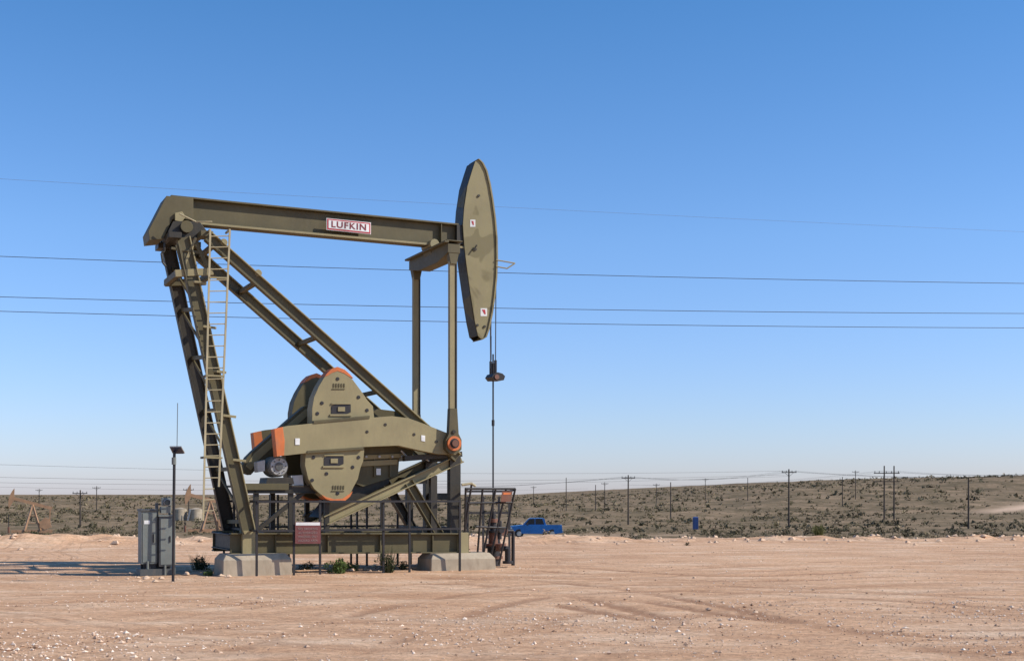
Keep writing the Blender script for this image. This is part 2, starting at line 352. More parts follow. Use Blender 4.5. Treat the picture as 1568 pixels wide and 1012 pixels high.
def gravel():
    n=26000
    y=np.concatenate([rng.uniform(13,24,n//2),rng.uniform(14,50,n-n//2)]); x=rng.uniform(-.46,.46,n)*y
    d=fbm(x/2.2,y/2.2,61); left=(1-ss(-5,1,x))*(1-ss(16.5,20.5,y))
    k=rng.uniform(0,1,n)<np.clip((d-.33)*3.2+.6*left,.04,1)
    x=x[k];y=y[k];left=left[k];n=len(x); z=ter(x,y)
    s=np.exp(rng.normal(size=n)*.5)*(.010+.004*left); s=np.minimum(s,.042)
    oc=np.array([[1,0,0],[0,1,0],[-1,0,0],[0,-1,0],[0,0,1],[0,0,-1]],float)
    v=oc[None]*(1+rng.uniform(-.35,.35,(n,6,1)))
    v[:,:,0]*=rng.uniform(.7,1.5,(n,1)); v[:,:,2]*=rng.uniform(.5,.9,(n,1))
    a=rng.uniform(0,6.28,n); c_,s_=np.cos(a)[:,None],np.sin(a)[:,None]
    vx=v[:,:,0]*c_-v[:,:,1]*s_; vy=v[:,:,0]*s_+v[:,:,1]*c_
    P_=np.stack([vx*s[:,None]+x[:,None],vy*s[:,None]+y[:,None],v[:,:,2]*s[:,None]+z[:,None]+s[:,None]*.2],-1)
    fc=np.array([[0,1,4],[1,2,4],[2,3,4],[3,0,4],[1,0,5],[2,1,5],[3,2,5],[0,3,5]])
    co=P_[:,fc].reshape(-1,3); t=np.repeat(rng.uniform(0,1,n),24)
    m=leafmat('gravel_stone',[(0,(.30,.18,.11)),(.4,(.60,.41,.28)),(.8,(.78,.60,.45)),(1,(.86,.75,.62))])
    tri_object('gravel',co,t,m)
gravel()
def rocks():
    g=G('rocks')
    m=leafmat('rock_stone',[(0,(.62,.43,.29)),(1,(.62,.43,.29))])
    for i in range(620):
        if i<480:
            x=random.uniform(-26,30); y=float(edge(np.array(x)))+random.gauss(1.0,2.2); s=min(.2,abs(random.gauss(0,.07))+.03)
        elif i<535: x=random.uniform(-9.5,-6.5); y=random.uniform(29,34); s=abs(random.gauss(0,.035))+.015
        elif i<570: x=random.uniform(-4.5,-.2); y=random.uniform(33,36); s=abs(random.gauss(0,.03))+.015
        else: x=random.uniform(-10,12); y=random.uniform(15,40); s=min(.06,abs(random.gauss(0,.02))+.015)
        z=float(ter(x,y)); c=Vector((x,y,z+s*.15))
        vs=[c+Vector(d)*s*random.uniform(.6,1.25) for d in ((1,0,.1),(.4,.9,0),(-.6,.7,.1),(-1,-.1,0),(-.4,-.9,.1),(.6,-.8,0))]
        tp=[c+Vector(d)*s*random.uniform(.5,.9) for d in ((.6,0,.8),(.2,.5,.8),(-.3,.4,.8),(-.6,0,.8),(-.2,-.5,.8),(.3,-.4,.8))]
        g.prism(vs,tp,m)
    return g.done()
rocks()
# ------------------------------------------------------------------ PUMPJACK
PJ=empty('oil_pumpjack',W(-2,0,0))
g=G('walking_beam')
bl=Vector(mov((262,319),-.2,0)); br=Vector(mov((703,361),-.2,0))
ax=(br-bl).normalized()
g.ibeam(bl,br,.36,.66,M_ol,L3,t=.045)
g.beam(bl-L3*.03,br-L3*.03,.02,.565,M_ol,L3)
for t in (.935,):
    c=bl.lerp(br,t)
    for sg in (-1,1): g.beam(c+L3*sg*.10-ax*.012,c+L3*sg*.10+ax*.012,.14,.565,M_ol,L3)
nb=Z3-ax*Z3.dot(ax); nb.normalize()
g.beam(bl+ax*.1-L3*.196-nb*.305,bl+ax*8.0-L3*.196-nb*.305,.03,.055,M_ol2,L3)  # strip paints the sunlit edge of the lower flange
g.done(PJ,.006)
g=G('beam_tail_bearing')
sprism(g,[(255,300),(296,304),(296,338),(275,334),(264,336),(250,366),(229,368),(227,354)],-.42,-.42,.42,M_ol)
sprism(g,[(268,326),(279,324),(284,332),(279,340),(268,338)],-.50,-.50,-.43,M_ol2)
g.cyl(mov((283,350),-.4,-.62),mov((283,350),-.4,.62),.14,M_dk,16)
g.cyl(mov((283,350),-.4,-.66),mov((283,350),-.4,-.60),.15,M_ol,16)
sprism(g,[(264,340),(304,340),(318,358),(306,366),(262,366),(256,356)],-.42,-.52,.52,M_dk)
for v in (-1.0,1.0):
    g.beam(mov((262,366),-.42,v*.5),mov((262,366),-.42,v*.98),.3,.14,M_dk,F3)
    g.beam(mov((310,364),-.42,v*.5),mov((310,364),-.42,v*.98),.3,.14,M_ol,F3)
g.pipe([mov((270,332),-.42,-.8),mov((295,345),-.42,-.85),mov((318,346),-.42,-.95)],.02,M_lad)
g.done(PJ,.008)
g=G('name_plate')
def onbeam(px,py,off=0): 
    u,z=Q(px,py,-.24); return W(u,-.24-off,z)
def plate(x0,x1,ya,yb,h,o0,o1,m):
    g.prism([onbeam(x0,ya,o0),onbeam(x1,yb,o0),onbeam(x1,yb+h,o0),onbeam(x0,ya+h,o0)],[onbeam(x0,ya,o1),onbeam(x1,yb,o1),onbeam(x1,yb+h,o1),onbeam(x0,ya+h,o1)],m)
plate(500,568,334,341,18,0,-.02,M_white); plate(501,567,335,341.9,16.2,.006,.001,M_red); plate(503,565,337,343.5,12.4,.012,.007,M_white)
g.beam(onbeam(534,346,-.12)-ax*.4,onbeam(534,346,-.12)+ax*.4,.2,.05,M_ol,L3)
g.done(PJ)
def text(s,name,origin,xd,yd,size,mat,parent,wid=None,bold=.012):
    c=bpy.data.curves.new(name,'FONT'); c.body=s; c.size=size; c.extrude=.002; c.align_x='CENTER'; c.align_y='CENTER'; c.offset=size*bold; c.space_character=1.15
    o=bpy.data.objects.new(name+'_tmp',c); sc.collection.objects.link(o); bpy.context.view_layer.update()
    me=bpy.data.meshes.new_from_object(o.evaluated_get(bpy.context.evaluated_depsgraph_get())); bpy.data.objects.remove(o)
    w=max(v.co.x for v in me.vertices)-min(v.co.x for v in me.vertices); k=(wid/w) if wid else 1
    xd=Vector(xd).normalized(); zd=xd.cross(Vector(yd)).normalized(); yd=zd.cross(xd)
    for v in me.vertices: v.co=Vector(origin)+xd*v.co.x*k+yd*v.co.y+zd*v.co.z
    me.materials.clear(); me.materials.append(mat)
    o=bpy.data.objects.new(name,me); sc.collection.objects.link(o); o.parent=parent; o.matrix_parent_inverse=Matrix.Translation(-parent.location)
text('LUFKIN','plate_lettering',onbeam(534,346.5,.016),onbeam(568,341)-onbeam(500,334),Z3,.225,M_dred,PJ,.93,.018)
# --- horsehead
g=G('horsehead')
arc=[(733,244),(739,250),(745,262),(750,282),(754,305),(758,335),(760.5,365),(761,395),(760,425),(757,455),(753,482),(748,505),(744,516),(738,520)]
back=[(732,514),(727,490),(721,452),(714,402),(711,375),(709,345),(711,318),(716,285),(723,262),(728,247)]
out=arc+back
sprism(g,out,-.24,-.24,-.21,M_head)
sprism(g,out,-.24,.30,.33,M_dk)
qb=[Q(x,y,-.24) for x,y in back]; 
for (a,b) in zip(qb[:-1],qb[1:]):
    g.prism([W(a[0]-.01,-.21,a[1]),W(b[0]-.01,-.21,b[1]),W(b[0]+.02,-.21,b[1]),W(a[0]+.02,-.21,a[1])],[W(a[0]-.01,.34,a[1]),W(b[0]-.01,.34,b[1]),W(b[0]+.02,.34,b[1]),W(a[0]+.02,.34,a[1])],M_dk)  # back plate faces away from the sun: its shade is in the colour
for (a,b) in ((1,2),(6,7)):
    g.prism([W(qb[a][0]-.016,-.2,qb[a][1]),W(qb[b][0]-.016,-.2,qb[b][1]),W(qb[b][0]-.011,-.2,qb[b][1]),W(qb[a][0]-.011,-.2,qb[a][1])],[W(qb[a][0]-.016,.2,qb[a][1]+.1),W(qb[b][0]-.016,.3,qb[b][1]-.1),W(qb[b][0]-.011,.3,qb[b][1]-.1),W(qb[a][0]-.011,.2,qb[a][1]+.1)],M_ol)
qa=[Q(x,y,-.24) for x,y in arc]
for (a,b) in zip(qa[:-1],qa[1:]):
    g.prism([W(a[0]-.03,-.28,a[1]),W(b[0]-.03,-.28,b[1]),W(b[0]+.015,-.28,b[1]),W(a[0]+.015,-.28,a[1])],[W(a[0]-.03,.37,a[1]),W(b[0]-.03,.37,b[1]),W(b[0]+.015,.37,b[1]),W(a[0]+.015,.37,a[1])],M_head)
for (x,y,w,h) in ((724,342,4,5.5),(741,478,5,6)):
    sprism(g,[(x-w,y-h),(x+w,y-h),(x+w,y+h),(x-w,y+h)],-.25,-.246,-.239,M_white)
    sprism(g,[(x-w+2,y-h+2),(x+w-3,y-h+2),(x+w-2,y+h-3),(x+w-4,y+h-3)],-.255,-.251,-.247,M_red)
for (x,y) in ((728,382),(733,300),(731,498),(742,500)):
    g.cyl(mov((x,y),-.25,-.27),mov((x,y),-.25,-.235),.035,M_dk,10)
g.cyl(mov((729,376),-.25,-.30),mov((723,385),-.25,-.30),.02,M_dk,8)
sprism(g,[(700,344),(722,346),(722,374),(700,374)],-.2,-.19,.19,M_dk)
g.pipe([mov((760,398),-.3,-.28),mov((789,403),-.3,-.28),mov((777,411),-.3,-.28),mov((760,408),-.3,-.28)],.018,M_ol2)
g.pipe([mov((760,398),-.3,.28),mov((775,400),-.3,.28)],.018,M_ol2)
g.done(PJ)
# --- cables, carrier bar, polished rod
g=G('bridle_and_polished_rod')
uq=Q(760,400,-.24)[0]+.03
for v in (-.16,.16):
    g.pipe([W(uq,v,Q(761,395,-.24)[1]),W(uq-.01,v,Q(759,470,-.24)[1]),W(uq-.02,v,Q(757,575,0)[1])],.014,M_cable)
g.pipe([mov((750,515),0,-.1),mov((750,552),0,-.1)],.010,M_cable)
uc=uq-.02
z1=Q(757,576,0)[1]
sprism(g,[(748,578),(751,573),(757,571),(764,573),(768,577),(766,583),(752,583)],0,-.24,.24,M_blk)
g.cyl(W(uc,0,z1-.1),W(uc,0,z1+.35),.055,M_blk,10)
for v in (-.16,.16): g.cyl(W(uc,v,z1),W(uc,v,z1+.42),.04,M_blk,10)
g.cyl(W(uc,0,z1-.06),W(uc,-.27,z1-.04),.07,M_rust,10)
g.cyl(W(uc,0,1.2),W(uc,0,z1+.6),.022,M_blk,8)
g.cyl(W(uc,0,Q(757,652,0)[1]),W(uc,0,Q(757,643,0)[1]),.04,M_blk,8)
g.pipe([W(uc-.13,-.1,z1+1.6),W(uc-.12,-.1,z1+.2)],.012,M_cable)
g.done(PJ)
# --- equalizer
g=G('equalizer_beam')
zt=Q(697,376,-1.32)[1]
prof=[(-1.45,zt+.02),(-.9,zt+.06),(.9,zt+.06),(1.45,zt+.02),(1.45,zt-.22),(.7,zt-.36),(-.7,zt-.36),(-1.45,zt-.22)]
g.prism([W(-.17,v,z) for v,z in prof],[W(.17,v,z) for v,z in prof],M_ol)
g.beam(W(-.22,-1.5,zt+.05),W(-.22,1.5,zt+.05),.12,.05,M_ol,F3)
g.beam(W(-.0,-1.5,zt+.085),W(-.0,1.5,zt+.085),.44,.03,M_ol,F3)
sprism(g,[(655,384),(662,374),(682,374),(690,386),(686,394),(658,394)],-.1,-.28,.28,M_ol)
g.cyl(W(-.1,-.34,zt+.2),W(-.1,.34,zt+.2),.13,M_ol2,16)
g.done(PJ,.008)
zb=Q(691,679,-1.32)[1]
g=G('pitman_arms')
for v in (-1.34,1.34):
    g.beam(W(-.02,v,zt-.2),W(-.02,v,zb+.45),.13,.15,M_ol2,L3)  # lit olive tone on the bar
    g.beam(W(.08,v,zt-.25),W(.08,v,zb+.6),.17,.035,M_dk,L3)  # dark strip paints the bar's shaded side
    pts=[(-.10,.9),(.10,.9),(.14,.25),(.22,.1),(.22,-.15),(.08,-.27),(-.1,-.27),(-.22,-.14),(-.22,.08),(-.13,.25)]
    g.prism([W(a,v-.09,zb+b) for a,b in pts],[W(a,v+.09,zb+b) for a,b in pts],M_ol)
    pts=[(-.14,-.02),(.14,-.02),(.14,-.22),(.08,-.5),(-.08,-.5),(-.14,-.22)]
    g.prism([W(a,v-.1,zt+b) for a,b in pts],[W(a,v+.1,zt+b) for a,b in pts],M_ol)
    sg=-1 if v<0 else 1
    g.cyl(W(0,v+sg*.08,zb),W(0,v+sg*.15,zb),.19,M_or,18)
    g.cyl(W(0,v+sg*.15,zb),W(0,v+sg*.155,zb),.13,M_blk,16)
    g.cyl(W(0,v+sg*.155,zb),W(0,v+sg*.21,zb),.09,M_rust,12)
    g.cyl(W(0,v+sg*.09,zb+.3),W(0,v+sg*.12,zb+.3),.05,M_dk,8)
g.done(PJ,.006)
# --- cranks + counterweights
arm=[(424,656),(440,652),(500,646),(560,640),(600,637),(625,640),(650,649),(680,661),(700,668),(706,682),(698,696),(670,695),(645,690),(610,682),(560,684),(500,690),(440,697),(424,698)]
tip=[(420,656.5),(433,653.5),(436,675),(435,697),(424,699)]
uw=[(478,650),(478,625),(481,608),(488,592),(497,577),(506,568),(517,564),(528,569),(540,581),(552,597),(562,612),(571,622),(573,640),(540,650)]
lw=[(468,692),(467,712),(472,733),(481,748),(495,760),(512,767),(525,766),(536,757),(541,746),(548,733),(552,716),(556,706),(558,686),(510,684)]
for side in (-1,1):
    g=G('crank_arm_and_counterweights')
    m1=M_ol2 if side<0 else M_ol  # near crank in the lit olive, far crank in a darker, shaded copy
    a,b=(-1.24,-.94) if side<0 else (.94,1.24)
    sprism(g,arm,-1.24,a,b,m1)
    sprism(g,tip,-1.25,a-.012,b+.012,M_or)
    a,b=(-1.17,-.72) if side<0 else (.72,1.17)
    sprism(g,uw,-1.17,a,b,m1); sprism(g,lw,-1.17,a,b,m1)
    o=a-.004 if side<0 else b+.004; pr=-1 if side<0 else 1
    sprism(g,[(497,576.5),(501,571),(508,564.5),(517,561.5),(528,566),(536,573),(541,579),(536,577.5),(527,571.5),(517,568),(509,570.5),(502,575)],-1.17,a-.008,b+.008,M_or)
    sprism(g,[(492,757),(498,763),(512,769),(526,768.5),(536,760),(540,752),(535,756),(525,763),(512,764),(500,761)],-1.17,a-.008,b+.008,M_or)
    for cx,cy in ((522,627),(511,706)):
        pk=[(cx-15,cy-5),(cx-9,cy-8),(cx+15,cy-8),(cx+15,cy+4),(cx+8,cy+7),(cx-15,cy+7)]
        sprism(g,pk,-1.17,o,o+pr*.008,M_blk)  # flat black sheet paints the shade inside the pocket slot
        sprism(g,[(cx-5,cy-4),(cx+6,cy-4),(cx+6,cy+3),(cx-5,cy+3)],-1.18,o+pr*.008,o+pr*.03,m1)
        sprism(g,[(cx-15,cy-10),(cx+15,cy-10.5),(cx+15,cy-8),(cx-15,cy-8)],-1.18,o,o+pr*.03,m1)
        sprism(g,[(cx-17,cy+7),(cx+16,cy+7),(cx+16,cy+10),(cx-17,cy+10)],-1.18,o,o+pr*.03,m1)
    for cx,cy in ((493,617),(549,608),(486,633),(562,628),(500,725),(540,715),(480,700),(517,755),(517,580),(549,700),(478,735)):
        g.cyl(mov((cx,cy),-1.17,o-pr*.01),mov((cx,cy),-1.17,o+pr*.012),.045,M_blk,10)
    for cx,cy in ((518,590),(517,746)):
        for k in range(5):
            sprism(g,[(cx-8+k*4,cy-3),(cx-6+k*4,cy-3),(cx-6+k*4,cy+3),(cx-8+k*4,cy+3)],-1.17,o,o+pr*.012,M_ol)
        sprism(g,[(cx-10,cy+5),(cx+10,cy+5),(cx+10,cy+6.5),(cx-10,cy+6.5)],-1.17,o,o+pr*.012,M_ol)
    oo=-1.24 if side<0 else 1.24
    sprism(g,[(480,644),(566,636),(566,640.5),(480,648.5)],-1.24,oo-pr*.2,oo+pr*.02,M_ol)
    sprism(g,[(470,690),(556,684),(556,688),(470,694)],-1.24,oo-pr*.2,oo+pr*.02,M_ol)
    for cx,cy in ((562,661),(668,676),(590,650),(634,665)):
        g.cyl(mov((cx,cy),-1.24,oo),mov((cx,cy),-1.24,oo+pr*.012),.04,M_dk,10)
    sprism(g,[(452,671),(459,671),(459,681),(452,681)],-1.25,oo+pr*.001,oo+pr*.016,M_white)
    sprism(g,[(645,666),(651,667),(651,676),(645,675)],-1.25,oo+pr*.001,oo+pr*.012,M_white)
    g.done(PJ,.01)
# --- gear reducer, shafts
g=G('gear_reducer')
cs=(600,662)
g.cyl(mov(cs,-1.1,-1.1),mov(cs,-1.1,1.1),.24,M_dk,20)
g.cyl(mov(cs,-1.1,-.95),mov(cs,-1.1,-.62),.36,M_ol,20)
gr=[(556,640),(578,626),(612,630),(634,648),(640,676),(630,700),(560,702),(548,690)]
sprism(g,gr,-.6,-.6,.6,M_ol)
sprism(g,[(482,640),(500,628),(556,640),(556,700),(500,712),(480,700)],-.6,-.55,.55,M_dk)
sprism(g,[(548,697),(620,694),(622,700),(548,704)],-.62,-.66,.66,M_ol2)
sprism(g,[(545,704),(612,700),(610,728),(556,745),(540,738)],-.6,-.58,.58,M_ol)
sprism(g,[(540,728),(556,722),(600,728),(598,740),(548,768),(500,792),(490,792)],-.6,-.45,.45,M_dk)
for x in (560,580,600,615): g.cyl(mov((x,699),-.66,-.72),mov((x,699),-.66,-.66),.035,M_steel,8)
sprism(g,[(576,717),(583,717),(583,727),(576,727)],-.6,-.612,-.60,M_white)
sprism(g,[(552,706),(608,703),(608,711),(552,714)],-.6,-.64,-.6,M_ol2)
for x in (572,596): sprism(g,[(x,700),(x+3,700),(x+3,730),(x,730)],-.6,-.63,-.58,M_ol)
g.done(PJ,.01)
# --- belt guard, motor, motor platform
g=G('belt_guard')
sprism(g,[(372,712),(378,700),(388,690),(466,622),(476,619),(482,626),(482,640),(474,648),(404,706),(384,727),(374,724)],-.3,-.3,.05,M_ol)
sprism(g,[(376,713),(389,694),(468,626),(478,630),(396,704),(384,720)],-.3,-.315,-.3,M_ol2)
g.done(PJ,.008)
g=G('electric_motor')
mc=(427,714)
g.cyl(mov(mc,-1,-.96),mov(mc,-1,-.25),.24,M_gray,24)
g.cyl(mov(mc,-1,-1.02),mov(mc,-1,-.955),.215,M_steel,24,None)
g.cyl(mov(mc,-1,-1.06),mov(mc,-1,-1.02),.10,M_grayd,16)
for k in range(8):
    q_=k*math.pi/4; c=mov(mc,-1,-1.035); d=F3*math.cos(q_)+Z3*math.sin(q_); g.cyl(c+d*.165,c+d*.165-L3*.02,.018,M_dk,6)
for k in range(9):
    v=-.9+k*.07; g.cyl(mov(mc,-1,v),mov(mc,-1,v+.025),.262,M_gray,24)
sprism(g,[(393,707),(405,704),(405,721),(394,723)],-.9,-.95,-.6,M_steel)
sprism(g,[(408,731),(447,731),(449,741),(406,741)],-.9,-1.0,-.25,M_dk)
sprism(g,[(444,728),(462,727),(464,745),(446,745)],-.9,-.98,-.7,M_steel)
g.done(PJ,.004)
g=G('motor_platform')
for v in (-.95,.95):
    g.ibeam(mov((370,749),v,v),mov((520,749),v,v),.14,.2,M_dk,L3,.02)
for x in (376,410,445,480,515):
    g.beam(mov((x,744),-.95,-.95),mov((x,744),-.95,.95),.12,.05,M_dk,F3)
g.beam(mov((374,745),-.9,-1.02),mov((440,745),-.9,-1.02),.03,.16,M_ol,L3)
for x in (392,445,500):
    for v in (-.9,.9): g.beam(mov((x,749),-.9,v),mov((x,816),-.9,v),.12,.12,M_dk,L3)
g.beam(mov((393,812),-.9,-.9),mov((470,750),-.9,-.9),.08,.10,M_dk,L3)
g.done(PJ,.005)
# --- samson post (rear tower)
g=G('rear_post_legs')
A0,A1=P(254,364,.75),P(352,816,1.15)
B0,B1=P(280,364,-.75),P(381,816,-1.1)
for a,b,mm in ((A0,A1,M_dk),(B0,B1,M_ol)):  # far leg coloured as shaded, near leg in plain olive
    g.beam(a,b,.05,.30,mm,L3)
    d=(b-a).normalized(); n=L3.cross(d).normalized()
    for k in (-1,1): g.beam(a+n*k*.15,b+n*k*.15,.20,.03,M_ol2 if (mm is M_ol and k<0) else mm,L3)  # one flange of the near leg painted as its sunlit edge
tt_=[.10,.24,.40,.58,.78,.96]
for t0,t1 in zip(tt_[:-1],tt_[1:]):
    g.beam(A0.lerp(A1,t0),B0.lerp(B1,t1),.04,.07,M_ol,F3)
    g.beam(A0.lerp(A1,t1),B0.lerp(B1,t1),.06,.10,M_ol,F3)
for t in (.15,.3,.45,.6,.75):
    c=B0.lerp(B1,t); g.beam(c-L3*.13-F3*.02,c-L3*.13+F3*.30-Z3*.03,.03,.06,M_ol2,L3)
g.done(PJ,.006)
g=G('front_post_struts')
VS0,VS1=.95,1.0
s0=Q(318,362,-VS0); s1=Q(700,701,-VS1)
for sg in (-1,1):
    a=W(s0[0],sg*VS0,s0[1]); b=W(s1[0],sg*VS1,s1[1])
    g.beam(a,b,.04,.22,M_ol,L3)
    d=(b-a).normalized(); n=L3.cross(d).normalized()
    for k in (-1,1): g.beam(a+n*k*.12,b+n*k*.12,.20,.03,M_ol2 if k*n.z>0 else M_ol,L3)  # top flanges painted lighter as if sunlit
for t in (.03,.19,.43,.68,.9):
    a=W(s0[0]+(s1[0]-s0[0])*t,-VS0,s0[1]+(s1[1]-s0[1])*t); b=W(s0[0]+(s1[0]-s0[0])*t,VS0,s0[1]+(s1[1]-s0[1])*t)
    g.beam(a,b,.12,.10,M_ol,F3)
for t in (.06,.19):
    c=W(s0[0]+(s1[0]-s0[0])*t,-VS0,s0[1]+(s1[1]-s0[1])*t+.2); g.cyl(c-L3*.03,c+L3*.03,.09,M_ol2,12)
g.beam(P(268,419,-.8),P(326,416,-.8),.10,.17,M_ol2,L3)  # near bracket painted in the lit tone, the far one darker
g.beam(mov((270,419),-.8,.75),mov((335,417),-.8,.75),.10,.17,M_ol,L3)
g.beam(mov((272,419),-.8,-.75),mov((272,419),-.8,.75),.12,.15,M_ol,F3)
g.beam(mov((326,417),-.8,-.75),mov((326,417),-.8,.75),.12,.15,M_ol,F3)
g.beam(P(272,375,-.8),P(284,420,-.8),.07,.12,M_ol,L3)
g.beam(P(300,372,-.8),P(318,410,-.8),.07,.10,M_ol,L3)
g.beam(P(262,380,-.8),P(312,388,-.8),.05,.06,M_ol,L3)
g.beam(P(276,420,-.8),P(300,364,-.8),.04,.07,M_ol2,L3)
g.pipe([P(252,372,-.8),P(252,385,-.8),P(247,388,-.8),P(249,402,-.8),P(254,408,-.8)],.025,M_dk)
g.done(PJ,.006)
# --- ladder
g=G('access_ladder')
va=-1.18
la,lb=P(322,352,va),P(311,797,va); ra,rb=P(352,352,va),P(335,745,va)
g.beam(la,lb,.035,.045,M_lad,L3); g.beam(ra,rb,.035,.045,M_lad,L3)
y=362
while y<790:
    xl=322-11*(y-352)/445.; xr=352-17*(y-352)/393.
    if y>745: xr=xl+16
    g.cyl(P(xl,y,va),P(xr,y-.5,va),.014,M_lad,6); y+=16.8
for yy in (425,575,700):
    xl=322-11*(yy-352)/445.; g.beam(P(xl,yy,va),P(xl,yy,va)+L3*.4,.05,.05,M_ol,F3); g.beam(P(xl,yy,va),P(xl+27,yy+1,va),.05,.04,M_ol2,L3)
g.beam(P(322,352,va),P(322,352,va)+L3*.45,.04,.04,M_lad,F3); g.beam(P(352,352,va),P(352,352,va)+L3*.45,.04,.04,M_lad,F3)
g.done(PJ)
# --- front stand
g=G('front_stand')
for v in (-.9,.9):
    g.ibeam(mov((497,797),-.9,v),mov((706,701),-.9,v),.22,.24,M_ol2 if v<0 else M_ol,L3,.03)  # near diagonal coloured as sunlit, far one as shaded
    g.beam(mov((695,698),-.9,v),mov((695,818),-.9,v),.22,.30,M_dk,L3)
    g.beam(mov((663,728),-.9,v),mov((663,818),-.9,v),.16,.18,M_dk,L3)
    g.ibeam(mov((625,738),-.9,v),mov((672,818),-.9,v),.2,.24,M_ol if v<0 else M_dk,L3,.03)  # far brace takes the shaded tone
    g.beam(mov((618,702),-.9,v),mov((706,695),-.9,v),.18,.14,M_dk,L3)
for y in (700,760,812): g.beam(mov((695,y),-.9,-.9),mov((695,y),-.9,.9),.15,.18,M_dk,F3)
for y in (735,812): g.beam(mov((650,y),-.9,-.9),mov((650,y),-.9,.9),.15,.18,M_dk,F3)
g.pipe([mov((612,690),-.7,-.8),mov((622,700),-.7,-.8),mov((640,697),-.7,-.8),mov((655,706),-.7,-.8)],.025,M_steel)
g.pipe([mov((640,640),-.7,.5),mov((648,700),-.7,.5)],.02,M_dk)
g.done(PJ,.005)
# --- skid base
g=G('skid_base')
for v in (-1.0,1.0):
    g.ibeam(mov((352,832),-1.0,v),mov((718,831),-1.0,v),.26,.52,M_ol,L3,.035)
    for x in (420,500,580,660): g.beam(mov((x,832),-1,v),mov((x,832),-1,v)+F3*.03,.20,.44,M_ol,L3)
for x in (356,420,500,580,660,714): g.ibeam(mov((x,830),-1,-1.0),mov((x,830),-1,1.0),.2,.4,M_dk,F3,.03)
sprism(g,[(371,812),(391,812),(393,849),(371,849)],-1.15,-1.17,-.85,M_ol2)  # pedestals painted in the lit olive tone
sprism(g,[(704,815),(717,815),(717,849),(702,849)],-1.15,-1.17,-.85,M_ol2)
g.done(PJ,.006)
g=G('concrete_pads')
def pad(x0,x1,yt,yb,v0,v1):
    u0,_=Q(x0,yb,v0); u1,_=Q(x1,yb,v0); _,zt_=Q((x0+x1)/2,yt,v0)
    lo=[W(u0,v0,-.1),W(u1,v0,-.1),W(u1,v1,-.1),W(u0,v1,-.1)]
    mi=[W(u0+.02,v0+.02,zt_-.14),W(u1-.02,v0+.02,zt_-.14),W(u1-.02,v1-.02,zt_-.14),W(u0+.02,v1-.02,zt_-.14)]
    tp=[W(u0+.12,v0+.16,zt_),W(u1-.12,v0+.16,zt_),W(u1-.12,v1-.16,zt_),W(u0+.12,v1-.16,zt_)]
    g.raw(lo+mi+tp,[(0,1,2,3),(8,9,10,11)]+[(i,(i+1)%4,4+(i+1)%4,4+i) for i in range(4)]+[(4+i,4+(i+1)%4,8+(i+1)%4,8+i) for i in range(4)],M_conc)
pad(341,448,848,880,-1.5,-.45); pad(341,448,848,880,.5,1.6)
pad(660,760,847,875,-1.5,-.45); pad(660,760,847,875,.5,1.6)
g.done(PJ,.015)
# ------------------------------------------------------------------ guard railing
RL=empty('guard_railing',W(-3,-1.75,0))
g=G('rails_and_posts'); vf=-1.72
for x in (393,450,490,587,627,704):
    u,_=Q(x,800,vf); g.beam(W(u,vf,-.1),W(u,vf,1.82),.05,.05,M_blk,F3)
u0=Q(393,800,vf)[0];u1=Q(704,800,vf)[0]
for z in (1.78,1.08): g.beam(W(u0,vf-.04,z),W(u1,vf-.04,z),.04,.05,M_blk,L3)
vb=1.9
for k in range(7):
    u=u0+(u1-u0)*k/6; g.beam(W(u,vb,-.1),W(u,vb,1.82),.05,.05,M_blk,F3)
for z in (1.78,1.08): g.beam(W(u0,vb+.04,z),W(u1,vb+.04,z),.04,.05,M_blk,L3)
for (za) in (1.78,1.08): 
    g.beam(W(u0,vf,za),W(u0,vb,za),.04,.05,M_blk,F3)
for k in (1,2): 
    v=vf+(vb-vf)*k/3; g.beam(W(u0,v,-.1),W(u0,v,1.82),.05,.05,M_blk,F3)
for x in (412,424,545,560,607): 
    u,_=Q(x,800,1.5); g.beam(W(u,1.4,-.1),W(u,1.4,1.95),.05,.05,M_blk,F3)
g.done(RL)
SG=empty('warning_sign',W(-4.6,-1.8,0))
g=G('sign_panel')
sprism(g,[(452,799),(491,799),(491,832),(452,832)],-1.80,-1.80,-1.79,M_mar)
sprism(g,[(453,799.5),(490,799.5),(490,804),(453,804)],-1.805,-1.805,-1.801,M_white)
g.done(SG)
M_pink=paint('faded_sign_lettering',(.32,.20,.18))
for r,(s_,yy) in enumerate((('NO SMOKING',809.5),('AUTHORIZED',815.5),('PERSONNEL ONLY',821.5),('HAZARD AREA',827.5))):
    text(s_,'sign_lettering_%d'%r,P(471.5,yy,-1.806),F3,Z3,.07,M_pink,SG,.48)
WG=empty('wellhead_guard_railing',W(1.6,-.9,0))
g=G('rails_and_posts'); 
vt=-1.35
def gpt(x,y): return P(x,y,vt+ (y-748)/100.*.35)
for a,b in (((713,748),(789,748)),((716,770),(784,769)),((729,806),(774,808))): g.cyl(gpt(*a),gpt(*b),.03,M_blk,8)
for a,b in (((789,748),(764,864)),((775,748),(752,850)),((759,748),(740,850)),((739,748),(731,850)),((722,742),(706,850)),((713,748),(712,815))): g.cyl(gpt(*a),gpt(*b),.028,M_blk,8)
for v in (.9,):
    for x in (716,740,764,780): 
        u,_=Q(x,800,v); g.beam(W(u,v,-.05),W(u,v,1.9),.05,.05,M_blk,F3)
    g.beam(P(714,752,v),P(782,752,v),.05,.06,M_blk,L3); g.beam(P(714,785,v),P(782,785,v),.05,.06,M_blk,L3)
g.beam(gpt(713,748),P(716,752,.9),.05,.05,M_blk); g.beam(gpt(786,750),P(780,752,.9),.05,.05,M_blk)
g.pipe([gpt(707,742),gpt(722,740),gpt(728,744)],.035,M_lad)
g.done(WG)
